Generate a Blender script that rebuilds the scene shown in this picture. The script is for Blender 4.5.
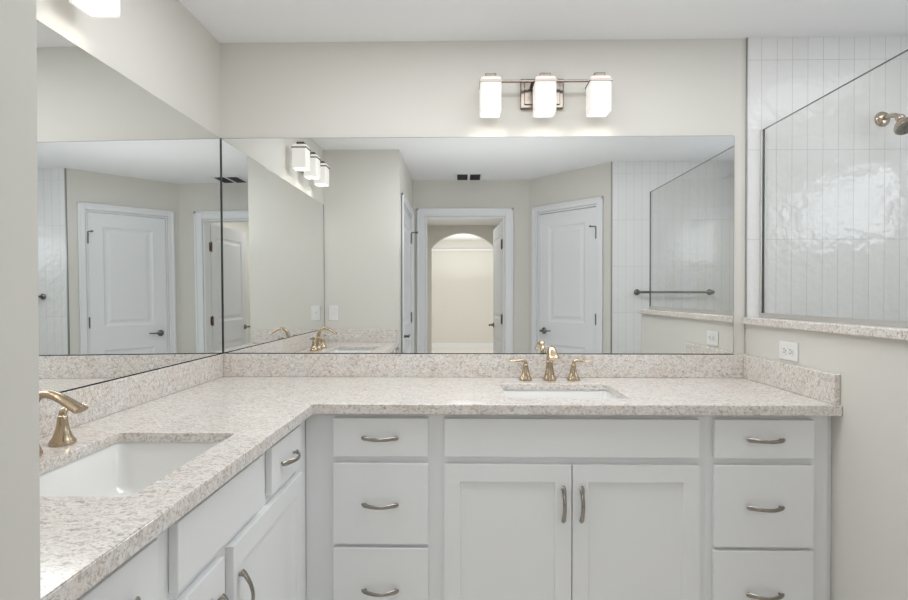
import bpy, bmesh, math, random
from mathutils import Vector, Matrix
PI = math.pi
sc = bpy.context.scene
for o in list(bpy.data.objects):
    bpy.data.objects.remove(o)
COL = sc.collection

# ------------------------------------------------------------------ camera
cam_d = bpy.data.cameras.new('camera')
cam = bpy.data.objects.new('camera', cam_d); COL.objects.link(cam)
cam.location = (0, -2.3763, 1.281)
cam.rotation_euler = (PI/2 - 0.0087, 0, 0.018)
cam_d.sensor_width = 36; cam_d.lens = 519.7 * 36 / 908
cam_d.clip_start = 0.02
sc.camera = cam

# ------------------------------------------------------------------ world, lights, exposure
w = bpy.data.worlds.new('daylight'); sc.world = w; w.use_nodes = True
w.node_tree.nodes['Background'].inputs[0].default_value = (0.80, 0.88, 1.0, 1)
w.node_tree.nodes['Background'].inputs[1].default_value = 1.0

def area(name, loc, rot, sx, sy, power, col):
    d = bpy.data.lights.new(name, 'AREA'); d.shape = 'RECTANGLE'; d.size = sx; d.size_y = sy
    d.energy = power; d.color = col
    o = bpy.data.objects.new(name, d); o.location = loc; o.rotation_euler = rot; COL.objects.link(o)
    return o
area('unseen_room_fill', (0.25, -0.86, 2.43), (0.0, 0, 0), 1.8, 0.5, 18.5, (0.97, 0.985, 1.0))  # added downward fill over the vanities, no fixture belongs to it
area('unseen_ceiling_wash', (0.25, -1.5, 1.62), (PI, 0, 0), 1.3, 0.7, 4.2, (0.97, 0.985, 1.0))  # upward fill added in mid-air to brighten the ceiling, no fixture
area('unseen_shower_fill', (1.95, -0.75, 2.43), (0, 0, 0), 0.5, 0.6, 2, (0.97, 0.985, 1.0))  # added overhead fill for the shower, without a fixture
area('unseen_hallway_fill', (0, -4.4, 2.43), (0, 0, 0), 0.8, 1.4, 14, (1.0, 0.99, 0.97))  # fill added above the hallway, kept out of view
area('unseen_far_room_fill', (0, -8.0, 2.60), (0, 0, 0), 3.0, 1.4, 42, (1.0, 0.99, 0.97))  # unseen fill added to brighten the far room
area('unseen_far_room_wash', (0, -8.6, 1.6), (PI, 0, 0), 2.0, 1.4, 28, (1.0, 0.99, 0.97))  # unseen upward fill added to lift the far room ceiling
LAMP = 0.52            # glow of the vanity lamp glass
BULB = 0.9
WINDOW_GLOW = 4.8
sc.view_settings.view_transform = 'Standard'
sc.view_settings.look = 'None'
sc.view_settings.exposure = 0.05
sc.view_settings.gamma = 1.0
sc.view_settings.use_curve_mapping = False
sc.cycles.max_bounces = 20
sc.cycles.diffuse_bounces = 8
sc.cycles.glossy_bounces = 14
sc.cycles.transparent_max_bounces = 16
sc.cycles.sample_clamp_indirect = 6
sc.cycles.caustics_reflective = True

# ------------------------------------------------------------------ measures
XL, XR = -1.119, 1.278          # left wall, half wall
YS = -1.764                     # side wall at the end of the left vanity
XB = -0.508                     # passage wall
YF = -2.866                     # far wall
CEIL = 2.44
XSH = 2.45                      # outer shower wall
YSH = -2.17                      # shower front wall
MB, MT = 1.0160, 2.0019         # mirrors
CT, CU, CS = 0.91, 0.875, 0.884            # worktop top and underside
CF, CLF = -0.606, -0.516        # worktop front edges
SPL = 1.0139
TILT = 0.0075

# ------------------------------------------------------------------ materials
def mat(name, color, rough=0.5, metal=0.0, spec=0.5, coat=0.0):
    m = bpy.data.materials.new(name); m.use_nodes = True
    b = m.node_tree.nodes['Principled BSDF']
    b.inputs['Base Color'].default_value = (*color, 1)
    b.inputs['Roughness'].default_value = rough
    b.inputs['Metallic'].default_value = metal
    b.inputs['Specular IOR Level'].default_value = spec
    b.inputs['Coat Weight'].default_value = coat
    return m
def nd(m, t, **kw):
    n = m.node_tree.nodes.new(t)
    for k, v in kw.items():
        if hasattr(n, k): setattr(n, k, v)
        else: n.inputs[k].default_value = v
    return n
def lk(m, a, b): m.node_tree.links.new(a, b)
def bsdf(m): return m.node_tree.nodes['Principled BSDF']
def add_bump(m, scale, strength, dist=0.001, detail=2):
    tc = nd(m, 'ShaderNodeTexCoord'); n = nd(m, 'ShaderNodeTexNoise', Scale=scale, Detail=detail)
    bp = nd(m, 'ShaderNodeBump', Strength=strength, Distance=dist)
    lk(m, tc.outputs['Object'], n.inputs['Vector']); lk(m, n.outputs['Fac'], bp.inputs['Height'])
    lk(m, bp.outputs['Normal'], bsdf(m).inputs['Normal'])
    return m

M = {}
M['paint'] = add_bump(mat('wall_paint', (0.69, 0.674, 0.632), 0.75, spec=0.25), 90, 0.10)
M['ceiling'] = add_bump(mat('ceiling_paint', (0.86, 0.865, 0.875), 0.85, spec=0.2), 120, 0.12)
M['trim'] = mat('white_trim_paint', (0.80, 0.81, 0.83), 0.35)
M['door'] = mat('white_door_paint', (0.80, 0.81, 0.83), 0.4)
M['cabinet'] = mat('pale_grey_cabinet_lacquer', (0.80, 0.81, 0.82), 0.38, spec=0.4)
M['cabinet_in'] = mat('cabinet_interior', (0.6, 0.6, 0.58), 0.6)
M['bronze'] = mat('brushed_champagne_metal', (0.50, 0.40, 0.285), 0.22, 1.0)
M['pull'] = mat('brushed_nickel', (0.34, 0.315, 0.28), 0.2, 1.0)
M['shower_metal'] = mat('polished_warm_nickel', (0.50, 0.42, 0.33), 0.15, 1.0)
M['dark_metal'] = mat('dark_gunmetal', (0.21, 0.195, 0.18), 0.3, 1.0)
M['lamp_metal'] = mat('satin_nickel', (0.20, 0.172, 0.15), 0.25, 1.0)
M['steel'] = mat('brushed_steel_edge', (0.45, 0.45, 0.44), 0.35, 1.0)
M['channel'] = mat('satin_aluminium', (0.72, 0.71, 0.69), 0.4, 1.0)
M['copper_hinge'] = mat('aged_bronze_hinge', (0.24, 0.15, 0.10), 0.35, 1.0)
M['porcelain'] = mat('white_porcelain', (0.82, 0.82, 0.81), 0.08, coat=0.3)
M['plastic'] = mat('white_plastic', (0.80, 0.80, 0.79), 0.35)
M['black'] = mat('dark_slot', (0.02, 0.02, 0.02), 0.6)
M['mirror_edge'] = mat('dark_mirror_edge', (0.03, 0.035, 0.035), 0.25)
M['shadow_box'] = mat('vent_slot_shade', (0.05, 0.05, 0.05), 0.9)  # dark colour stands in for the shade inside the vent slots
M['mirror'] = mat('mirror_silver', (0.90, 0.915, 0.91), 0.0, 1.0)

def granite():
    m = mat('speckled_beige_granite', (0.6, 0.55, 0.5), 0.12, spec=0.5)
    tc = nd(m, 'ShaderNodeTexCoord')
    mp = nd(m, 'ShaderNodeMapping'); mp.inputs['Rotation'].default_value = (0.5, 0.4, 0.7); mp.inputs['Scale'].default_value = (1.0, 1.7, 1.3)
    lk(m, tc.outputs['Object'], mp.inputs['Vector'])
    n1 = nd(m, 'ShaderNodeTexNoise', Scale=74.0, Detail=5.0, Roughness=0.62, Distortion=1.3)
    lk(m, mp.outputs[0], n1.inputs['Vector'])
    r1 = nd(m, 'ShaderNodeValToRGB'); e = r1.color_ramp.elements
    e[0].position = 0.33; e[0].color = (0.37, 0.345, 0.32, 1)
    e[1].position = 0.66; e[1].color = (0.80, 0.783, 0.76, 1)
    x = e.new(0.44); x.color = (0.595, 0.563, 0.535, 1)
    x = e.new(0.52); x.color = (0.74, 0.72, 0.69, 1)
    lk(m, n1.outputs['Fac'], r1.inputs['Fac'])
    n2 = nd(m, 'ShaderNodeTexNoise', Scale=9.0, Detail=4.0, Roughness=0.6, Distortion=0.6)
    lk(m, mp.outputs[0], n2.inputs['Vector'])
    r2 = nd(m, 'ShaderNodeValToRGB'); e = r2.color_ramp.elements
    e[0].position = 0.35; e[0].color = (0.97, 0.925, 0.895, 1)
    e[1].position = 0.65; e[1].color = (1.0, 1.0, 1.0, 1)
    lk(m, n2.outputs['Fac'], r2.inputs['Fac'])
    mx = nd(m, 'ShaderNodeMixRGB', blend_type='MULTIPLY'); mx.inputs[0].default_value = 1
    lk(m, r1.outputs[0], mx.inputs[1]); lk(m, r2.outputs[0], mx.inputs[2])
    n3 = nd(m, 'ShaderNodeTexNoise', Scale=130.0, Detail=3.0, Roughness=0.6)
    lk(m, mp.outputs[0], n3.inputs['Vector'])
    r3 = nd(m, 'ShaderNodeValToRGB'); e = r3.color_ramp.elements
    e[0].position = 0.66; e[0].color = (0, 0, 0, 1); e[1].position = 0.73; e[1].color = (1, 1, 1, 1)
    lk(m, n3.outputs['Fac'], r3.inputs['Fac'])
    mx2 = nd(m, 'ShaderNodeMixRGB'); mx2.inputs[2].default_value = (0.34, 0.31, 0.30, 1)
    lk(m, r3.outputs[0], mx2.inputs[0]); lk(m, mx.outputs[0], mx2.inputs[1])
    lk(m, mx2.outputs[0], bsdf(m).inputs['Base Color'])
    return m
M['granite'] = granite()

def tile(name, ax):
    """glossy white vertical stacked tile; ax = world axis that runs along the wall"""
    m = mat(name, (0.79, 0.79, 0.785), 0.07, spec=0.5)
    tc = nd(m, 'ShaderNodeTexCoord')
    sp = nd(m, 'ShaderNodeSeparateXYZ'); lk(m, tc.outputs['Object'], sp.inputs[0])
    cb = nd(m, 'ShaderNodeCombineXYZ')
    off = nd(m, 'ShaderNodeMath', operation='ADD'); off.inputs[1].default_value = 0.0 if ax == 'Y' else -1.409 + 0.0685 * 40
    lk(m, sp.outputs[ax], off.inputs[0])
    offz = nd(m, 'ShaderNodeMath', operation='ADD'); offz.inputs[1].default_value = -1.534 + 0.4025 * 6
    lk(m, sp.outputs['Z'], offz.inputs[0])
    lk(m, off.outputs[0], cb.inputs['X']); lk(m, offz.outputs[0], cb.inputs['Y'])
    br = nd(m, 'ShaderNodeTexBrick'); br.offset = 0.0; br.squash = 1.0
    br.inputs['Scale'].default_value = 1.0; br.inputs['Mortar Size'].default_value = 0.0011
    br.inputs['Mortar Smooth'].default_value = 0.1
    br.inputs['Brick Width'].default_value = 0.0685; br.inputs['Row Height'].default_value = 0.4025
    br.inputs['Color1'].default_value = (0.79, 0.79, 0.785, 1); br.inputs['Color2'].default_value = (0.77, 0.77, 0.765, 1)
    br.inputs['Mortar'].default_value = (0.56, 0.565, 0.57, 1)
    lk(m, cb.outputs[0], br.inputs['Vector']); lk(m, br.outputs['Color'], bsdf(m).inputs['Base Color'])
    n = nd(m, 'ShaderNodeTexNoise', Scale=20.0, Detail=2.5); lk(m, tc.outputs['Object'], n.inputs['Vector'])
    b1 = nd(m, 'ShaderNodeBump', Strength=0.45, Distance=0.010); lk(m, n.outputs['Fac'], b1.inputs['Height'])
    b2 = nd(m, 'ShaderNodeBump', Strength=0.35, Distance=0.001, invert=True); lk(m, br.outputs['Fac'], b2.inputs['Height'])
    lk(m, b1.outputs[0], b2.inputs['Normal']); lk(m, b2.outputs[0], bsdf(m).inputs['Normal'])
    return m
M['tile_x'] = tile('white_stacked_tile', 'X')
M['tile_y'] = tile('white_stacked_tile_side', 'Y')

def floor_mat():
    m = mat('beige_floor_tile', (0.62, 0.57, 0.50), 0.3)
    tc = nd(m, 'ShaderNodeTexCoord')
    br = nd(m, 'ShaderNodeTexBrick'); br.offset = 0.5
    br.inputs['Scale'].default_value = 1.0; br.inputs['Brick Width'].default_value = 0.6; br.inputs['Row Height'].default_value = 0.3
    br.inputs['Mortar Size'].default_value = 0.003
    br.inputs['Color1'].default_value = (0.74, 0.71, 0.66, 1); br.inputs['Color2'].default_value = (0.71, 0.68, 0.63, 1)
    br.inputs['Mortar'].default_value = (0.45, 0.42, 0.38, 1)
    lk(m, tc.outputs['Object'], br.inputs['Vector']); lk(m, br.outputs['Color'], bsdf(m).inputs['Base Color'])
    return m
M['floor'] = floor_mat()

def glass():
    m = bpy.data.materials.new('clear_shower_glass'); m.use_nodes = True
    nt = m.node_tree; nt.nodes.clear()
    out = nt.nodes.new('ShaderNodeOutputMaterial'); mx = nt.nodes.new('ShaderNodeMixShader')
    t = nt.nodes.new('ShaderNodeBsdfTransparent'); t.inputs[0].default_value = (0.985, 0.988, 0.985, 1)
    g = nt.nodes.new('ShaderNodeBsdfGlossy'); g.inputs['Roughness'].default_value = 0.0
    lw = nt.nodes.new('ShaderNodeLayerWeight'); lw.inputs['Blend'].default_value = 0.5
    p5 = nt.nodes.new('ShaderNodeMath'); p5.operation = 'POWER'; p5.inputs[1].default_value = 5
    nt.links.new(lw.outputs['Facing'], p5.inputs[0])
    f = nt.nodes.new('ShaderNodeMath'); f.operation = 'MULTIPLY_ADD'; f.inputs[1].default_value = 0.96; f.inputs[2].default_value = 0.035
    nt.links.new(p5.outputs[0], f.inputs[0])
    nt.links.new(f.outputs[0], mx.inputs[0]); nt.links.new(t.outputs[0], mx.inputs[1]); nt.links.new(g.outputs[0], mx.inputs[2])
    nt.links.new(mx.outputs[0], out.inputs[0])
    return m
M['glass'] = glass()
M['glass_edge'] = mat('dark_glass_edge', (0.05, 0.065, 0.06), 0.2)

def glow(name, col, strength, lo=None):
    m = mat(name, (0.45, 0.44, 0.42), 0.3)
    b = bsdf(m); b.inputs['Emission Color'].default_value = (*col, 1); b.inputs['Emission Strength'].default_value = strength
    return m
M['lamp_glass'] = glow('lit_opal_glass', (1.0, 0.955, 0.90), LAMP)
def window_glow():
    m = glow('bright_frosted_pane', (0.88, 0.94, 1.0), WINDOW_GLOW)
    tc = nd(m, 'ShaderNodeTexCoord'); n = nd(m, 'ShaderNodeTexNoise', Scale=9.0, Detail=3.0)
    lk(m, tc.outputs['Object'], n.inputs['Vector'])
    mr = nd(m, 'ShaderNodeMapRange'); mr.inputs['From Min'].default_value = 0.35; mr.inputs['From Max'].default_value = 0.65
    mr.inputs['To Min'].default_value = WINDOW_GLOW*0.6; mr.inputs['To Max'].default_value = WINDOW_GLOW*1.3
    lk(m, n.outputs['Fac'], mr.inputs['Value']); lk(m, mr.outputs[0], bsdf(m).inputs['Emission Strength'])
    return m
M['pane'] = window_glow()

# ------------------------------------------------------------------ mesh helpers
def box(bm, a, b, bev=0.0, seg=2):
    """axis aligned box from corner a to corner b, edges rounded"""
    t = bmesh.new(); bmesh.ops.create_cube(t, size=1)
    s = [abs(b[i]-a[i]) for i in range(3)]; c = [(a[i]+b[i])/2 for i in range(3)]
    for v in t.verts: v.co = Vector((v.co.x*s[0]+c[0], v.co.y*s[1]+c[1], v.co.z*s[2]+c[2]))
    if bev > 0:
        bmesh.ops.bevel(t, geom=list(t.edges), offset=min(bev, min(s)*0.45), segments=seg, profile=0.5, affect='EDGES')
    merge(bm, t)
def merge(bm, t, mtx=None):
    if mtx is not None: t.transform(mtx)
    me = bpy.data.meshes.new('tmp'); t.to_mesh(me); t.free(); bm.from_mesh(me); bpy.data.meshes.remove(me)
def lathe(bm, prof, seg=28, mtx=None, cap0=True, cap1=True):
    """prof = [(r, z), ...]"""
    t = bmesh.new(); rings = []
    for r, z in prof:
        rings.append([t.verts.new((r*math.cos(2*PI*k/seg), r*math.sin(2*PI*k/seg), z)) for k in range(seg)])
    for i in range(len(rings)-1):
        for k in range(seg):
            t.faces.new((rings[i][k], rings[i][(k+1) % seg], rings[i+1][(k+1) % seg], rings[i+1][k]))
    if cap0: t.faces.new(rings[0][::-1])
    if cap1: t.faces.new(rings[-1])
    merge(bm, t, mtx)
def sweep(bm, pts, rad, up=Vector((0, 0, 1)), seg=14, mtx=None):
    """pts list of Vectors; rad = list of (a along side, b along binormal)"""
    t = bmesh.new(); rings = []
    n = len(pts)
    for i in range(n):
        d = (pts[min(i+1, n-1)] - pts[max(i-1, 0)]).normalized()
        side = d.cross(up)
        if side.length < 1e-4: side = Vector((1, 0, 0))
        side.normalize(); bi = side.cross(d).normalized()
        a, b = rad[i] if isinstance(rad[i], tuple) else (rad[i], rad[i])
        rings.append([t.verts.new(pts[i] + side*a*math.cos(2*PI*k/seg) + bi*b*math.sin(2*PI*k/seg)) for k in range(seg)])
    for i in range(n-1):
        for k in range(seg):
            t.faces.new((rings[i][k], rings[i][(k+1) % seg], rings[i+1][(k+1) % seg], rings[i+1][k]))
    t.faces.new(rings[0][::-1]); t.faces.new(rings[-1])
    bmesh.ops.recalc_face_normals(t, faces=t.faces)
    merge(bm, t, mtx)
def bez(p0, p1, p2, p3, n):
    out = []
    for i in range(n+1):
        t = i/n; u = 1-t
        out.append(Vector(p0)*u**3 + Vector(p1)*3*u*u*t + Vector(p2)*3*u*t*t + Vector(p3)*t**3)
    return out
def obj(name, bm, m, parent=None, smooth=None, fix=True):
    if fix: bmesh.ops.recalc_face_normals(bm, faces=bm.faces)
    me = bpy.data.meshes.new(name); bm.to_mesh(me); bm.free()
    for x in (m if isinstance(m, list) else [m]): me.materials.append(x)
    if smooth is not None:
        me.shade_smooth() if hasattr(me, 'shade_smooth') else None
        try: me.set_sharp_from_angle(angle=math.radians(smooth))
        except Exception: pass
    o = bpy.data.objects.new(name, me); COL.objects.link(o)
    if parent is not None: o.parent = parent
    return o
def tag(o, label, cat, group=None):
    o['label'] = label; o['category'] = cat
    if group: o['group'] = group
    return o
def thing(name, label, cat, loc=(0, 0, 0), rz=0, group=None):
    o = bpy.data.objects.new(name, None); o.empty_display_size = 0.05; COL.objects.link(o)
    o.location = loc; o.rotation_euler = (0, 0, rz)
    return tag(o, label, cat, group)
def struct(o): o['kind'] = 'structure'; return o
def dup(root, loc, rz, label, group=None):
    def cp(o, par):
        c = o.copy(); COL.objects.link(c)
        if par is not None: c.parent = par
        for ch in [x for x in o.children]: cp(ch, c)
        return c
    r = cp(root, None); r.location = loc; r.rotation_euler = (0, 0, rz); r['label'] = label
    if group: r['group'] = group
    return r
NB = bmesh.new

def wall(name, A, B, m, thick=0.12, z0=0.0, z1=CEIL, hole=None):
    """wall whose visible face runs from A to B (room on the right hand); hole = (s0, s1, z0, z1)"""
    A = Vector((*A, 0)); B = Vector((*B, 0)); L = (B-A).length
    bm = NB()
    if hole:
        s0, s1, h0, h1 = hole
        box(bm, (0, 0, z0), (s0, thick, z1)); box(bm, (s1, 0, z0), (L, thick, z1))
        box(bm, (s0, 0, h1), (s1, thick, z1))
        if h0 > z0: box(bm, (s0, 0, z0), (s1, thick, h0))
    else: box(bm, (0, 0, z0), (L, thick, z1))
    ang = math.atan2((B-A).y, (B-A).x)
    bm.transform(Matrix.Translation(A) @ Matrix.Rotation(ang, 4, 'Z'))
    return struct(obj(name, bm, m))
def frame_at(A, B):
    A = Vector((*A, 0)); B = Vector((*B, 0))
    return Matrix.Translation(A) @ Matrix.Rotation(math.atan2((B-A).y, (B-A).x), 4, 'Z')

# ------------------------------------------------------------------ setting
bm = NB(); box(bm, (-2.6, -10.4, -0.05), (2.6, 0.12, 0)); struct(obj('floor', bm, M['floor']))
bm = NB(); box(bm, (-1.3, -6.36, CEIL), (2.6, 0.12, CEIL+0.06)); struct(obj('ceiling', bm, M['ceiling']))
XT = 1.2735
wall('wall_back', (XL-0.12, 0), (XT, 0), M['paint'])
wall('wall_shower_back', (XT+0.004, -0.007), (XSH+0.12, -0.007), M['tile_x'], thick=0.127)
wall('wall_left', (XL, YS-0.12), (XL, 0), M['paint'])
wall('wall_vanity_end', (XB, YS), (XL, YS), M['paint'])
LD0, LD1 = -2.70, -1.93     # passage side door
wall('wall_passage', (XB, YF), (XB, YS-0.12), M['paint'], hole=(LD0-YF-0.0125, LD1-YF+0.0125, 0, 2.0525))
DX0, DX1 = -0.371, 0.402
wall('wall_far', (0.657, YF), (XB-0.12, YF), M['paint'], hole=(0.657-DX1-0.0125, 0.657-DX0+0.0125, 0, 2.0705))
PA, PB = (1.28, -2.18), (0.657, YF)
AL = (Vector(PB)-Vector(PA)).length
AD0, AD1 = AL-0.780, AL-0.127   # opening along the angled wall
wall('wall_angled', PA, PB, M['paint'], hole=(AD0-0.0125, AD1+0.0125, 0, 2.0905))
wall('wall_shower_front', (XSH+0.12, YSH), (1.290, YSH), M['tile_x'])
WY0, WY1, WZ0, WZ1 = 0.60, 1.62, 1.60, 2.06
wall('wall_shower_right', (XSH, 0), (XSH, YSH-0.12), M['tile_y'], hole=(WY0, WY1, WZ0, WZ1))
# half wall between vanity and shower
bm = NB(); box(bm, (XR, -1.385, 0), (1.412, -0.009, 1.152)); struct(obj('wall_half', bm, M['paint']))
# hallway and far room beyond the open doorway
wall('wall_hall_right', (0.78, YF-0.12), (0.78, -6.24), M['paint'])
wall('wall_hall_left', (-0.78, -6.24), (-0.78, YF-0.12), M['paint'])
def arch_wall():
    bm = NB(); x0, x1, zs, zp = -0.53, 0.525, 2.065, 2.315; n = 24
    c = (x0+x1)/2; h = (x1-x0)/2; r = (h*h+(zp-zs)**2)/(2*(zp-zs)); zc = zp-r
    box(bm, (-2.6, -6.36, 0), (x0, -6.24, 2.75)); box(bm, (x1, -6.36, 0), (2.6, -6.24, 2.75))
    xs = [x0+(x1-x0)*i/n for i in range(n+1)]; zz = [zc+math.sqrt(max(r*r-(x-c)**2, 0)) for x in xs]
    vf = [(bm.verts.new((x, -6.24, z)), bm.verts.new((x, -6.24, 2.75)), bm.verts.new((x, -6.36, z)), bm.verts.new((x, -6.36, 2.75))) for x, z in zip(xs, zz)]
    for a, b in zip(vf, vf[1:]):
        bm.faces.new((a[0], b[0], b[1], a[1])); bm.faces.new((a[2], a[3], b[3], b[2])); bm.faces.new((a[0], a[2], b[2], b[0])); bm.faces.new((a[1], b[1], b[3], a[3]))
    return struct(obj('wall_arch', bm, M['paint']))
arch_wall()
wall('wall_far_room_back', (2.6, -10.2), (-2.6, -10.2), M['paint'], z1=2.7)
wall('wall_far_room_right', (2.48, -6.36), (2.48, -10.2), M['paint'], z1=2.7)
wall('wall_far_room_left', (-2.48, -10.2), (-2.48, -6.36), M['paint'], z1=2.7)
bm = NB(); box(bm, (-2.6, -10.32, 2.63), (2.6, -6.37, 2.69)); struct(obj('ceiling_far_room', bm, M['ceiling']))
bm = NB(); box(bm, (-2.48, -10.199, 2.36), (2.48, -10.15, 2.40), 0.006); box(bm, (-2.48, -10.199, 2.395), (2.48, -10.185, 2.415), 0.004)
struct(obj('trim_1', bm, M['trim']))
bm = NB(); box(bm, (-2.48, -10.199, 0), (2.48, -10.18, 0.13), 0.004); struct(obj('baseboard_far', bm, M['trim']))

# tile edge strips
bm = NB(); box(bm, (XT, -0.010, 1.186), (XT+0.0045, 0, CEIL)); struct(obj('trim_2', bm, M['steel']))
bm = NB(); box(bm, (1.281, YSH-0.01, 0), (1.290, YSH+0.004, CEIL)); struct(obj('trim_3', bm, M['steel']))

# door casings ---------------------------------------------------------------
def casing(name, A, B, s0, s1, z1, cw=0.085, depth=0.12, stop=True, proud=0.016):
    bm = NB()
    for a, b in (((s0-cw, -proud, 0), (s0-0.006, -0.0005, z1+cw)), ((s1+0.006, -proud, 0), (s1+cw, -0.0005, z1+cw)), ((s0-0.006, -proud, z1+0.006), (s1+0.006, -0.0005, z1+cw))):
        box(bm, a, b, 0.004)
    for a, b in (((s0-cw, -proud-0.006, 0), (s0-cw+0.02, -0.001, z1+cw)), ((s1+cw-0.02, -proud-0.006, 0), (s1+cw, -0.001, z1+cw)), ((s0-cw, -proud-0.006, z1+cw-0.02), (s1+cw, -0.001, z1+cw))):
        box(bm, a, b, 0.003)
    # jamb lining
    jt = 0.012
    box(bm, (s0, -0.004, 0), (s0+jt, depth+0.004, z1)); box(bm, (s1-jt, -0.004, 0), (s1, depth+0.004, z1)); box(bm, (s0+jt, -0.004, z1-jt), (s1-jt, depth+0.004, z1))
    bm.transform(frame_at(A, B))
    return struct(obj(name, bm, M['trim']))
FA, FB = (0.657, YF), (XB-0.12, YF)
casing('trim_4', FA, FB, 0.657-DX1-0.012, 0.657-DX0+0.012, 2.07)
casing('trim_5', PA, PB, AD0-0.012, AD1+0.012, 2.09, cw=0.062)
SA, SB = (XB, YF), (XB, YS-0.12)
casing('trim_6', SA, SB, LD0-YF-0.012, LD1-YF+0.012, 2.052, cw=0.062)

# panel fronts ---------------------------------------------------------------
def panel_front(w_, h, t, panels, rings, both=False, bev=0.0):
    """slab x 0..w, y 0..t (front at y=0 facing -y), z 0..h with nested moulding rings in each panel"""
    bm = NB()
    xs = sorted({0, w_} | {p[0] for p in panels} | {p[1] for p in panels})
    zs = sorted({0, h} | {p[2] for p in panels} | {p[3] for p in panels})
    def face_side(y, s):
        cache = {}
        def V(x, yy, z):
            k = (round(x, 5), round(yy, 5), round(z, 5))
            if k not in cache: cache[k] = bm.verts.new((x, yy, z))
            return cache[k]
        for i in range(len(xs)-1):
            for j in range(len(zs)-1):
                a, b, c, d = xs[i], xs[i+1], zs[j], zs[j+1]
                if any(abs(p[0]-a) < 1e-6 and abs(p[1]-b) < 1e-6 and abs(p[2]-c) < 1e-6 and abs(p[3]-d) < 1e-6 for p in panels):
                    prev = [(a, c), (b, c), (b, d), (a, d)]; pv = [V(x, y, z) for x, z in prev]
                    for ins, dep in rings:
                        q = [(a+ins, c+ins), (b-ins, c+ins), (b-ins, d-ins), (a+ins, d-ins)]
                        qv = [V(x, y+s*dep, z) for x, z in q]
                        for k in range(4): bm.faces.new((pv[k], pv[(k+1) % 4], qv[(k+1) % 4], qv[k]))
                        pv = qv
                    bm.faces.new(pv)
                else:
                    bm.faces.new((V(a, y, c), V(b, y, c), V(b, y, d), V(a, y, d)))
    face_side(0, 1)
    if both: face_side(t, -1)
    else: bm.faces.new([bm.verts.new(v) for v in ((0, t, 0), (0, t, h), (w_, t, h), (w_, t, 0))])
    def edge_strip(pts0):
        for a, b in zip(pts0, pts0[1:]):
            bm.faces.new([bm.verts.new(v) for v in ((a[0], 0, a[1]), (b[0], 0, b[1]), (b[0], t, b[1]), (a[0], t, a[1]))])
    edge_strip([(x, 0) for x in xs]); edge_strip([(x, h) for x in xs]); edge_strip([(0, z) for z in zs]); edge_strip([(w_, z) for z in zs])
    bmesh.ops.remove_doubles(bm, verts=bm.verts, dist=1e-5)
    bmesh.ops.recalc_face_normals(bm, faces=bm.faces)
    return bm

DOOR_RINGS = [(0.010, 0.006), (0.020, 0.009), (0.034, 0.009), (0.058, 0.003)]
def lever_bm(sgn=1, side=-1):
    """lever handle: rose on y=0, lever reaching to sgn*x; side -1 sticks out to -y"""
    bm = NB()
    R = Matrix.Rotation(PI/2 if side < 0 else -PI/2, 4, 'X')
    lathe(bm, [(0.031, 0), (0.031, 0.005), (0.027, 0.010), (0.016, 0.013), (0.011, 0.018), (0.011, 0.045), (0.013, 0.055), (0.010, 0.060)], mtx=R)
    y = side*0.05
    pts = bez((0, y, 0), (sgn*0.04, y, 0.010), (sgn*0.075, y, -0.004), (sgn*0.115, y, 0.006), 12)
    sweep(bm, pts, [(0.008-0.003*i/12, 0.009-0.003*i/12) for i in range(13)])
    return bm
def hinge_bm():
    bm = NB(); lathe(bm, [(0.007, -0.045), (0.007, 0.045)], 12); lathe(bm, [(0.004, -0.052), (0.008, -0.046)], 12); lathe(bm, [(0.008, 0.046), (0.004, 0.052)], 12)
    return bm
def door(name, Mx, wd, h, lever_x, lever_dir, hinge_x, hinge_mat, both_lever=False, hz=(0.25, 1.06, 1.83)):
    pans = [(0.115, wd-0.115, 0.24, 0.80), (0.115, wd-0.115, 1.02, h-0.125)]
    bm = panel_front(wd, h, 0.035, pans, DOOR_RINGS, both=True)
    o = struct(obj(name, bm, M['door'])); o.matrix_world = Mx
    hd = obj('door_handle', lever_bm(lever_dir), M['dark_metal'], o, smooth=40); hd.location = (lever_x, 0, 0.93)
    if both_lever:
        hd = obj('door_handle', lever_bm(lever_dir, 1), M['dark_metal'], o, smooth=40); hd.location = (lever_x, 0.035, 0.93)
    for z in hz:
        hg = obj('hinge', hinge_bm(), hinge_mat, o, smooth=40); hg.location = (hinge_x, -0.006, z)
    return o
# closed door in the angled wall (hinges towards the shower)
d1 = door('door_1', frame_at(PA, PB) @ Matrix.Translation((AD0+0.003, 0.004, 0.008)), AD1-AD0-0.006, 2.062, AD1-AD0-0.006-0.062, -1, -0.002, M['dark_metal'])
# closed door in the passage wall
d2 = door('door_2', frame_at(SA, SB) @ Matrix.Translation((LD0-YF+0.003, 0.004, 0.008)), LD1-LD0-0.006, 2.025, LD1-LD0-0.006-0.062, -1, -0.002, M['dark_metal'])
def stop_bm():
    bm = NB(); sweep(bm, [Vector((0, 0, 0)), Vector((0.0, -0.03, 0)), Vector((0.02, -0.055, 0))], [0.005, 0.005, 0.006], seg=10); lathe(bm, [(0.010, 0), (0.010, 0.012)], 12, Matrix.Translation((0.02, -0.055, 0)) @ Matrix.Rotation(PI/2, 4, 'X'))
    return bm
for d in (d1, d2):
    s = obj('hinge_stop', stop_bm(), M['dark_metal'], d, smooth=40); s.location = (-0.002, -0.004, 1.885)
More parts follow.
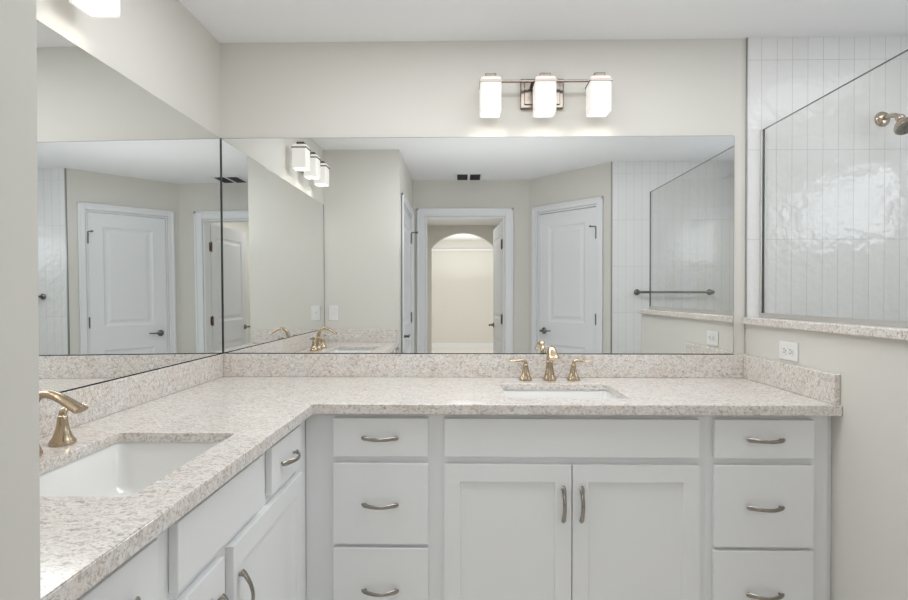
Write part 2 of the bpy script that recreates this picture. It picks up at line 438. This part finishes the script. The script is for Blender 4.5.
# open leaf in the doorway, swung into the hallway
lw = DX1-DX0-0.006
ang = math.atan2(-0.997, -0.060)
Mx = Matrix.Translation((DX1-0.004, YF-0.128, 0.008)) @ Matrix.Rotation(ang, 4, 'Z') 
d3 = door('door_3', Mx, lw, 2.04, lw-0.062, -1, 0.0, M['copper_hinge'], both_lever=True, hz=(0.25, 1.03, 1.80))
for z in (1.03, 1.80):
    bm = NB(); box(bm, (-0.036, 0.0012, z-0.045), (-0.006, 0.0030, z+0.045), 0.0005, 1); obj('hinge_plate', bm, M['copper_hinge'], d3)

# shower window ---------------------------------------------------------------
bm = NB()
y0, y1 = -WY1, -WY0
for a, b in (((XSH-0.004, y0, WZ0), (XSH+0.07, y0+0.035, WZ1)), ((XSH-0.004, y1-0.035, WZ0), (XSH+0.07, y1, WZ1)), ((XSH-0.004, y0+0.035, WZ0), (XSH+0.07, y1-0.035, WZ0+0.035)), ((XSH-0.004, y0+0.035, WZ1-0.035), (XSH+0.07, y1-0.035, WZ1))):
    box(bm, a, b, 0.003)
win = struct(obj('window_1', bm, M['trim']))
bm = NB(); box(bm, (XSH+0.03, y0+0.034, WZ0+0.034), (XSH+0.04, y1-0.034, WZ1-0.034)); obj('window_pane', bm, M['pane'], win)

# stone ledge, glass ----------------------------------------------------------
bm = NB(); box(bm, (1.256, -1.402, 1.1525), (1.434, -0.010, 1.184), 0.004)
tag(obj('stone_ledge', bm, M['granite']), 'speckled beige granite ledge capping the half wall under the shower glass', 'ledge')
GX = 1.344
g = thing('shower_screen', 'clear fixed glass shower screen standing on the granite ledge', 'shower screen', (GX, -0.7, 1.1845))
bm = NB(); box(bm, (-0.005, 0.70-1.402, 0.008), (0.005, 0.70-0.012, 0.839))
me_o = obj('glass_pane', bm, [M['glass'], M['glass_edge']], g)
for p in me_o.data.polygons:
    if abs(p.normal.x) < 0.5: p.material_index = 1
bm = NB(); box(bm, (-0.010, 0.70-1.40, 0), (-0.0055, 0.70-0.010, 0.018)); box(bm, (0.0055, 0.70-1.40, 0), (0.010, 0.70-0.010, 0.018)); box(bm, (-0.0055, 0.70-1.40, 0), (0.0055, 0.70-0.010, 0.006))
obj('bottom_channel', bm, M['channel'], g)
bm = NB(); box(bm, (-0.010, 0.70-0.020, 0.019), (-0.0055, 0.70-0.009, 0.839)); box(bm, (0.0055, 0.70-0.020, 0.019), (0.010, 0.70-0.009, 0.839)); box(bm, (-0.0055, 0.70-0.0115, 0.019), (0.0055, 0.70-0.009, 0.839))
obj('wall_channel', bm, M['channel'], g)

# ------------------------------------------------------------------ mirrors
def mirror(name, label, a, b, axis, sgn):
    bm = NB(); box(bm, a, b, 0.0016, 1)
    o = obj(name, bm, [M['mirror_edge'], M['mirror']])
    for p in o.data.polygons:
        if p.normal[axis]*sgn > 0.9: p.material_index = 1
    return tag(o, label, 'mirror')
mw = mirror('wall_mirror', 'wide frameless wall mirror above the back vanity', (XL+0.0075, -0.0065, MB), (1.2215, -0.0015, MT), 1, -1)
ml = mirror('wall_mirror', 'frameless wall mirror above the left vanity, meeting the wide mirror at the corner', (XL+0.0015, YS+0.0062, MB), (XL+0.0065, -0.009, MT), 0, 1)

bm = NB(); box(bm, (XL+0.0068, -0.0105, MB), (XL+0.0098, -0.0066, MT)); obj('corner_gap_shade', bm, M['mirror_edge'], mw)  # dark strip painted in for the shaded gap where the mirrors meet
for o_ in (ml,):
    for v in o_.data.vertices: v.co.x += (MT-v.co.z)*TILT
for v in COL.objects['corner_gap_shade'].data.vertices: v.co.x += (MT-v.co.z)*TILT
bm = NB(); box(bm, (XL+0.012, -0.0088, MB-0.0022), (1.2215, -0.0015, MB-0.0001)); box(bm, (XL+0.012, -0.0088, MB-0.0022), (1.2215, -0.0070, MB+0.0004)); obj('bottom_rail', bm, M['mirror_edge'], mw)
bm = NB(); box(bm, (XL+0.0015, YS+0.0010, MB), (XL+0.0070, YS+0.0060, MT)); es = obj('end_gap_shade', bm, M['mirror_edge'], ml)  # dark strip added for the shaded gap at the mirror's near end
for v in es.data.vertices: v.co.x += (MT-v.co.z)*TILT
bm = NB(); box(bm, (XL+0.0015, YS+0.003, MB-0.0022), (XL+0.0155, -0.0125, MB-0.0001)); box(bm, (XL+0.0137, YS+0.003, MB-0.0022), (XL+0.0155, -0.0125, MB+0.0004)); obj('bottom_rail', bm, M['mirror_edge'], ml)

# ------------------------------------------------------------------ worktop
def rrect(cx, cy, hx, hy, r, n=6):
    out = []
    for sx, sy, a0 in ((1, 1, 0), (-1, 1, PI/2), (-1, -1, PI), (1, -1, 3*PI/2)):
        for k in range(n+1):
            a = a0+PI/2*k/n
            out.append((cx+sx*(hx-r)+r*math.cos(a), cy+sy*(hy-r)+r*math.sin(a)))
    return out
SK = (0.377, -0.343, 0.222, 0.152)        # back sink: centre, half sizes
SKL = (-0.774, -1.210, 0.160, 0.222)      # left sink
def worktop():
    cu = bpy.data.curves.new('worktop_outline', 'CURVE'); cu.dimensions = '2D'; cu.fill_mode = 'BOTH'
    outer = [(XL+0.002, -0.002), (1.2765, -0.002), (1.2765, CF), (CLF, CF), (CLF, YS+0.002), (XL+0.002, YS+0.002)]
    for pts in (outer, rrect(*SK, 0.02), rrect(*SKL, 0.02)):
        sp = cu.splines.new('POLY'); sp.points.add(len(pts)-1)
        for q, (x, y) in zip(sp.points, pts): q.co = (x, y, 0, 1)
        sp.use_cyclic_u = True
    bv = 0.0015
    cu.extrude = (CT-CS)/2-bv; cu.bevel_depth = bv; cu.bevel_resolution = 1; cu.offset = -bv
    o = bpy.data.objects.new('tmp', cu); COL.objects.link(o)
    dg = bpy.context.evaluated_depsgraph_get()
    me = bpy.data.meshes.new_from_object(o.evaluated_get(dg))
    bpy.data.objects.remove(o)
    me.transform(Matrix.Translation((0, 0, (CT+CS)/2)))
    me.materials.clear(); me.materials.append(M['granite'])
    me.name = 'countertop'
    o = bpy.data.objects.new('countertop', me); COL.objects.link(o)
    return o
ct = tag(worktop(), 'continuous L-shaped speckled beige granite worktop over both vanities', 'countertop')
bm = NB(); e = 0.0008
box(bm, (CLF-0.0005, CF-e, CU), (1.2765, CF+0.060, CT-0.0016), 0.0012, 1)
box(bm, (CLF-0.060, YS+0.002, CU), (CLF+e, CF-e-0.0001, CT-0.0016), 0.0012, 1)
obj('front_edge', bm, M['granite'], ct)
SX = XL+0.022
for a, b in (((SX, -0.022, CT), (1.2575, -0.002, SPL)), ((XL+0.002, YS+0.002, CT), (SX, -0.002, SPL)),
             ((SX, YS+0.002, CT), (-0.533, YS+0.022, SPL)), ((1.2575, -0.596, CT), (1.2765, -0.002, SPL))):
    bm = NB(); box(bm, a, b, 0.002, 1); obj('backsplash', bm, M['granite'], ct)

# ------------------------------------------------------------------ sinks
def sink(name, label, cx, cy, hx, hy):
    t = thing(name, label, 'sink', (cx, cy, CS-0.0005))
    bm = NB()
    def ring(h_x, h_y, r, z): return [bm.verts.new((x, y, z)) for x, y in rrect(0, 0, h_x, h_y, r)]
    R = [ring(hx+0.022, hy+0.022, 0.045, -0.02), ring(hx+0.022, hy+0.022, 0.045, 0), ring(hx+0.006, hy+0.006, 0.030, 0), ring(hx+0.003, hy+0.003, 0.030, -0.006),
         ring(hx-0.004, hy-0.004, 0.032, -0.06), ring(hx-0.012, hy-0.012, 0.036, -0.108), ring(hx-0.022, hy-0.022, 0.040, -0.126), ring(hx-0.04, hy-0.04, 0.045, -0.134),
         ring(hx*0.45, hy*0.45, 0.045, -0.141), ring(0.026, 0.026, 0.0255, -0.146), ring(0.022, 0.022, 0.0215, -0.156)]
    out = [ring(0.034, 0.034, 0.033, -0.17), ring(hx-0.02, hy-0.02, 0.05, -0.15), ring(hx+0.004, hy+0.004, 0.045, -0.11), ring(hx+0.014, hy+0.014, 0.045, -0.025)]
    L = R+out+[R[0]]
    for a, b in zip(L, L[1:]):
        n = len(a)
        for k in range(n): bm.faces.new((a[k], a[(k+1) % n], b[(k+1) % n], b[k]))
    obj('basin', bm, M['porcelain'], t, smooth=50)
    bm = NB(); lathe(bm, [(0.0205, -0.155), (0.0205, -0.143), (0.017, -0.1415), (0.006, -0.139)], 24); obj('drain_plug', bm, M['bronze'], t, smooth=40)
    return t
sink('undermount_sink', 'white rectangular sink set in the back vanity under the centred faucet', *SK)
sink('undermount_sink', 'white rectangular sink set in the left vanity in the foreground', *SKL)

# ------------------------------------------------------------------ faucets
def flare(bm, h, r0, r1, x=0, seg=28):
    prof = [(r0*0.96, 0), (r0, 0.003), (r0*0.985, 0.007)]
    for k in range(1, 9):
        s = k/8; prof.append((r1+(r0*0.95-r1)*(1-s)**2.1, 0.007+(h-0.007)*s))
    prof.append((r1*0.7, h+0.004))
    lathe(bm, prof, seg, Matrix.Translation((x, 0, 0)))
def faucet(label, loc, rz):
    """local -y is towards the bowl"""
    t = thing('widespread_faucet', label, 'faucet', loc, rz)
    bm = NB(); flare(bm, 0.085, 0.0285, 0.0145)
    pts = bez((0, 0, 0.06), (0, 0.006, 0.122), (0, -0.022, 0.156), (0, -0.062, 0.1415), 16) + bez((0, -0.062, 0.1415), (0, -0.086, 0.1335), (0, -0.102, 0.119), (0, -0.125, 0.108), 10)[1:]
    n = len(pts)
    rad = []
    for i in range(n):
        s = i/(n-1); rad.append((0.0140-0.001*s+(0.0095*max(0, s-0.45)/0.55), 0.0140-0.0062*min(1, s*1.3)))
    sweep(bm, pts, rad, up=Vector((1, 0, 0)).cross(Vector((0, 1, 0))), seg=18)
    obj('spout', bm, M['bronze'], t, smooth=50)
    for s in (-1, 1):
        bm = NB(); flare(bm, 0.068, 0.0290, 0.0115)
        h = obj('handle', bm, M['bronze'], t, smooth=50); h.location = (s*0.104, 0, 0)
        bm = NB()
        p = bez((0, 0, 0.068), (0, 0, 0.088), (s*0.014, 0, 0.089), (s*0.030, 0, 0.0855), 10)+bez((s*0.030, 0, 0.0855), (s*0.045, 0, 0.083), (s*0.056, 0, 0.083), (s*0.070, 0, 0.085), 8)[1:]
        n = len(p)
        sweep(bm, p, [(0.0095+0.002*i/n if i > 4 else 0.0095, 0.0085-0.0045*i/n) for i in range(n)], up=Vector((0, 0, 1)), seg=14)
        obj('lever', bm, M['bronze'], h, smooth=50)
    return t
faucet('champagne bronze widespread faucet behind the back vanity sink', (0.377, -0.098, CT+0.0005), 0)
faucet('champagne bronze faucet by the left vanity sink, partly cut off by the wall edge', (-1.0, -1.204, CT+0.0005), PI/2)

# ------------------------------------------------------------------ cabinets
FH = -0.0
def pull_bm(vertical=False, L=0.125):
    bm = NB(); n = 20; pts = []; rad = []
    for i in range(n+1):
        s = -1+2*i/n
        y = -0.007-0.027*max(math.cos(s*PI/2), 0)**0.9
        pts.append(Vector((s*L/2, y, 0))); rad.append((0.0062+0.0026*abs(s)**2 if abs(s) < 0.97 else 0.0055, 0.0038))
    up = Vector((0, 1, 0))
    sweep(bm, pts, rad, up=up, seg=12)
    for s in (-1, 1): sweep(bm, [Vector((s*0.052, 0.0, 0)), Vector((s*0.051, -0.015, 0))], [0.0042, 0.0042], up=Vector((1, 0, 0)), seg=10)
    if vertical: bm.transform(Matrix.Rotation(PI/2, 4, 'Y'))
    return bm
def slab_front(w_, h):
    bm = NB(); box(bm, (0, 0, 0), (w_, 0.019, h), 0.0022, 2); return bm
def shaker(w_, h):
    r = 0.058
    return panel_front(w_, h, 0.019, [(r-0.003, w_-r+0.003, r, h-r)], [(0.0006, 0.0015), (0.003, 0.0065), (0.0035, 0.0075)])
def cabinet(name, label, loc, rz, wid, depth, drawers=(), falses=(), doors=(), group=None, skip_side=0.0):
    """front plane of the doors at local y = 0, cabinet body behind (+y), x from 0 to wid"""
    t = thing(name, label, 'cabinet', loc, rz, group)
    bm = NB(); p = 0.016; y0 = 0.045
    for a, b in (((0, y0, 0.10), (p, depth, CS-0.001)), ((wid-p, y0, 0.10), (wid, depth, CS-0.001)), ((p, y0, 0.10), (wid-p, depth, 0.116)), ((p, depth-0.006, 0.116), (wid-p, depth, CS-0.001))):
        box(bm, a, b)
    obj('carcass', bm, M['cabinet_in'], t)
    bm = NB(); box(bm, (0, 0.0195, 0.10), (wid, 0.0385, CU-0.0005)); obj('face_frame', bm, M['cabinet'], t)
    bm = NB(); box(bm, (0, 0.085, 0.0), (wid, 0.10, 0.0995)); obj('toe_kick', bm, M['cabinet'], t)
    for x0, x1, z0, z1 in drawers:
        o = obj('drawer', slab_front(x1-x0, z1-z0), M['cabinet'], t); o.location = (x0, 0, z0)
        q = obj('pull', pull_bm(), M['pull'], o, smooth=50); q.location = ((x1-x0)/2, 0, (z1-z0)/2)
        q['label'] = 'brushed nickel pull'
    for x0, x1, z0, z1 in falses:
        o = obj('false_front', slab_front(x1-x0, z1-z0), M['cabinet'], t); o.location = (x0, 0, z0)
    for x0, x1, z0, z1, side in doors:
        o = obj('door', shaker(x1-x0, z1-z0), M['cabinet'], t); o.location = (x0, 0, z0)
        q = obj('pull', pull_bm(True), M['pull'], o, smooth=50)
        q.location = (0.029 if side < 0 else x1-x0-0.029, 0, 0.565-z0); q['label'] = 'brushed nickel pull'
    return t
Z1 = (0.7225, 0.8555); Z2 = (0.4175, 0.6985); Z3 = (0.115, 0.4045); ZD = (0.115, 0.6965)
XC = -0.553
FP = -0.585
a0 = XC+0.0005
cabinet('drawer_cabinet', 'pale grey three drawer cabinet beside the inside corner of the vanities', (a0, FP, 0), 0, -0.095-a0, 0.58,
        drawers=[(-0.453-a0, -0.122-a0, *z) for z in (Z1, Z2, Z3)])
a1 = -0.0948
cabinet('sink_cabinet', 'pale grey two door sink cabinet in the back vanity under the wide mirror', (a1, FP, 0), 0, 0.8358-a1, 0.58,
        falses=[(-0.066-a1, 0.811-a1, *Z1)], doors=[(-0.066-a1, 0.3725-a1, *ZD, 1), (0.3765-a1, 0.811-a1, *ZD, -1)])
a2 = 0.836
tt = cabinet('drawer_cabinet', 'pale grey three drawer cabinet beside the half wall', (a2, FP, 0), 0, 1.256-a2, 0.58,
        drawers=[(0.861-a2, 1.199-a2, *z) for z in (Z1, Z2, Z3)])
bm = NB(); box(bm, (1.2565-a2, 0.030, 0.10), (1.2770-a2, 0.049, CU-0.001), 0.001, 1); obj('filler_strip', bm, M['cabinet'], tt)
# left vanity: local x runs towards the back wall
b0 = YS+0.002
cabinet('sink_cabinet', 'pale grey sink cabinet of the left vanity with two small top drawers', (-0.534, b0, 0), PI/2, -0.567-b0, 0.58,
        drawers=[(-1.745-b0, -1.477-b0, *Z1), (-0.939-b0, -0.684-b0, *Z1)], falses=[(-1.417-b0, -1.001-b0, *Z1)],
        doors=[(-1.735-b0, -1.228-b0, *ZD, 1), (-1.183-b0, -0.672-b0, *ZD, -1)])

# ------------------------------------------------------------------ vanity lamps
def vanity_light(label, loc, rz):
    """local x along the wall, local -y away from it, z=0 at the bar"""
    t = thing('vanity_light', label, 'wall lamp', loc, rz, 'three shade vanity lamps above the mirrors')
    bm = NB(); box(bm, (-0.097, -0.022, -0.083), (0.097, -0.001, 0.050), 0.004); box(bm, (-0.080, -0.028, -0.068), (0.080, -0.022, 0.035), 0.003)
    obj('backplate', bm, M['lamp_metal'], t)
    bm = NB(); box(bm, (-0.234, -0.094, 0.007), (0.234, -0.082, 0.017), 0.002)
    for s in (-0.05, 0.05): box(bm, (s-0.006, -0.088, 0.008), (s+0.006, -0.026, 0.016), 0.001)
    obj('bar', bm, M['lamp_metal'], t)
    for k in (-1, 0, 1):
        x = k*0.236
        bm = NB(); h = 0.0455
        # square opal glass, rounded vertical edges, open at the foot
        prof = [(h-0.006, -0.130, 0.010), (h, -0.132, 0.012), (h+0.0005, -0.125, 0.012), (h+0.0005, 0.006, 0.012), (h-0.003, 0.016, 0.011), (h-0.010, 0.020, 0.010), (0.012, 0.021, 0.008)]
        rings = [[bm.verts.new((px, py-0.088, z)) for px, py in rrect(0, 0, r, r, c)] for r, z, c in prof]
        inner = [[bm.verts.new((px, py-0.088, z)) for px, py in rrect(0, 0, r, r, c)] for r, z, c in ((h-0.006, -0.045, 0.010), (0.012, -0.035, 0.008))]
        for a, b in list(zip(rings, rings[1:])) + [(inner[0], rings[0]), (inner[1], inner[0])]:
            n = len(a)
            for q in range(n): bm.faces.new((a[q], a[(q+1) % n], b[(q+1) % n], b[q]))
        bm.faces.new(rings[-1]); bm.faces.new(inner[1])
        s = obj('shade', bm, M['lamp_glass'], t, smooth=50); s.location = (x, 0, 0)
        bm = NB()
        for a, b in (((-h-0.003, -0.088-h-0.003, -0.007), (h+0.003, -0.088-h, 0.003)), ((-h-0.003, -0.088+h, -0.006), (h+0.003, -0.088+h+0.003, 0.002)),
                     ((-h-0.003, -0.088-h, -0.006), (-h, -0.088+h, 0.002)), ((h, -0.088-h, -0.006), (h+0.003, -0.088+h, 0.002))):
            box(bm, a, b, 0.0008, 1)
        obj('band', bm, M['lamp_metal'], s)
        pl = bpy.data.lights.new('bulb', 'POINT'); pl.energy = BULB; pl.color = (1.0, 0.95, 0.88); pl.shadow_soft_size = 0.022
        bo = bpy.data.objects.new('bulb', pl); COL.objects.link(bo); bo.parent = s; bo.location = (0, -0.088, -0.085)
        bm = NB(); box(bm, (-0.024, -0.112, 0.021), (0.024, -0.064, 0.039), 0.003); obj('cap', bm, M['lamp_metal'], s)
    return t
vl = vanity_light('lit three shade nickel vanity lamp on the back wall above the wide mirror', (0.3545, 0, 2.207), 0)
dup(vl, (XL, -1.168, 2.214), PI/2, 'lit vanity lamp on the left wall, one shade showing at the upper left edge')

# ------------------------------------------------------------------ small fittings
def outlet():
    t = thing('wall_outlet', 'white double socket outlet set sideways on the half wall above the backsplash', 'outlet', (XR, -0.3175, 1.063), -PI/2)
    bm = NB(); box(bm, (-0.058, -0.006, -0.036), (0.058, -0.0005, 0.036), 0.003); obj('cover_plate', bm, M['plastic'], t)
    for s in (-1, 1):
        bm = NB(); lathe(bm, [(0.0165, 0), (0.0165, 0.002)], 24, Matrix.Translation((s*0.0195, -0.006, 0)) @ Matrix.Rotation(PI/2, 4, 'X'))
        k = obj('socket', bm, M['plastic'], t)
        bm = NB()
        for z in (-0.0065, 0.0065): box(bm, (s*0.0195-0.006, -0.0088, z-0.0012), (s*0.0195+0.003, -0.0078, z+0.0012))
        lathe(bm, [(0.0026, 0), (0.0026, 0.001)], 10, Matrix.Translation((s*0.0195+0.0095, -0.0078, 0)) @ Matrix.Rotation(PI/2, 4, 'X'))
        obj('slots', bm, M['black'], k)
outlet()
t = thing('light_switch', 'white toggle light switch on the end wall of the left vanity', 'light switch', (-1.036, YS, 1.14), PI)
bm = NB(); box(bm, (-0.036, -0.006, -0.058), (0.036, -0.0005, 0.058), 0.003); obj('cover_plate', bm, M['plastic'], t)
bm = NB(); box(bm, (-0.005, -0.016, -0.004), (0.005, -0.006, 0.014), 0.002); obj('toggle', bm, M['plastic'], t)

t = thing('ceiling_vent', 'white ceiling air vent with two dark slots near the doorway', 'vent', (0.052, -2.70, CEIL))
bm = NB()
for a, b in (((-0.14, -0.14, -0.010), (0.14, -0.115, -0.0005)), ((-0.14, 0.115, -0.010), (0.14, 0.14, -0.0005)), ((-0.14, -0.115, -0.010), (-0.112, 0.115, -0.0005)), ((0.112, -0.115, -0.010), (0.14, 0.115, -0.0005)), ((-0.012, -0.115, -0.010), (0.012, 0.115, -0.0005))):
    box(bm, a, b, 0.003)
obj('frame', bm, M['trim'], t)
bm = NB(); box(bm, (-0.112, -0.115, -0.004), (-0.012, 0.115, -0.0008)); box(bm, (0.012, -0.115, -0.004), (0.112, 0.115, -0.0008)); obj('slot_shade_plate', bm, M['shadow_box'], t)  # flat dark plates stand in for the shade behind the louvers
bm = NB()
for k in range(6):
    y = -0.1+k*0.04
    for x in (-0.112, 0.012):
        tb = NB(); box(tb, (x, -0.010, -0.0006), (x+0.1, 0.010, 0.0006)); merge(bm, tb, Matrix.Translation((0, y, -0.007)) @ Matrix.Rotation(0.7, 4, 'X'))
obj('louvers', bm, M['shadow_box'], t)  # blades coloured dark to match the shaded slots

t = thing('towel_bar', 'dark metal towel bar on the white tile wall seen in the wide mirror', 'towel bar', (1.815, YSH, 1.310), PI)
for s in (-1, 1):
    bm = NB(); lathe(bm, [(0.026, 0.0005), (0.026, 0.006), (0.020, 0.011), (0.011, 0.018), (0.010, 0.050), (0.014, 0.056), (0.016, 0.064), (0.013, 0.074), (0.004, 0.078)], 22, Matrix.Translation((s*0.312, 0, 0)) @ Matrix.Rotation(PI/2, 4, 'X')); obj('post', bm, M['dark_metal'], t, smooth=40)
bm = NB(); sweep(bm, [Vector((-0.312, -0.063, 0)), Vector((0.312, -0.063, 0))], [0.0105, 0.0105], seg=16); obj('bar', bm, M['dark_metal'], t, smooth=40)

t = thing('overhead_shower', 'warm nickel shower head on a curved arm on the tiled wall behind the glass', 'shower head', (1.875, -0.0075, 2.070))
bm = NB(); lathe(bm, [(0.034, 0), (0.034, 0.003), (0.030, 0.009), (0.018, 0.014), (0.012, 0.016)], 30, Matrix.Rotation(PI/2, 4, 'X')); obj('flange', bm, M['shower_metal'], t, smooth=40)
bm = NB(); pts = bez((0, -0.010, 0), (0.001, -0.045, 0.004), (0.002, -0.068, 0.0), (0.004, -0.090, -0.022), 14); sweep(bm, pts, [0.0105]*15, up=Vector((1, 0, 0)), seg=16); obj('arm', bm, M['shower_metal'], t, smooth=50)
hd = Matrix.Translation((0.004, -0.086, -0.016)) @ Matrix.Rotation(math.radians(180-33), 4, 'X')
bm = NB(); lathe(bm, [(0.013, 0.0), (0.017, 0.006), (0.017, 0.016), (0.014, 0.022), (0.020, 0.030), (0.034, 0.046), (0.042, 0.060), (0.043, 0.070), (0.040, 0.074)], 32, hd); hb = obj('head', bm, M['shower_metal'], t, smooth=40)
bm = NB(); lathe(bm, [(0.036, 0.0742), (0.034, 0.077)], 28, hd)
for k in range(10):
    a = 2*PI*k/10; lathe(bm, [(0.0028, 0.077), (0.0020, 0.0795)], 8, hd @ Matrix.Translation((0.024*math.cos(a), 0.024*math.sin(a), 0)))
lathe(bm, [(0.012, 0.077), (0.009, 0.080)], 16, hd)
obj('spray_face', bm, M['dark_metal'], hb, smooth=40)
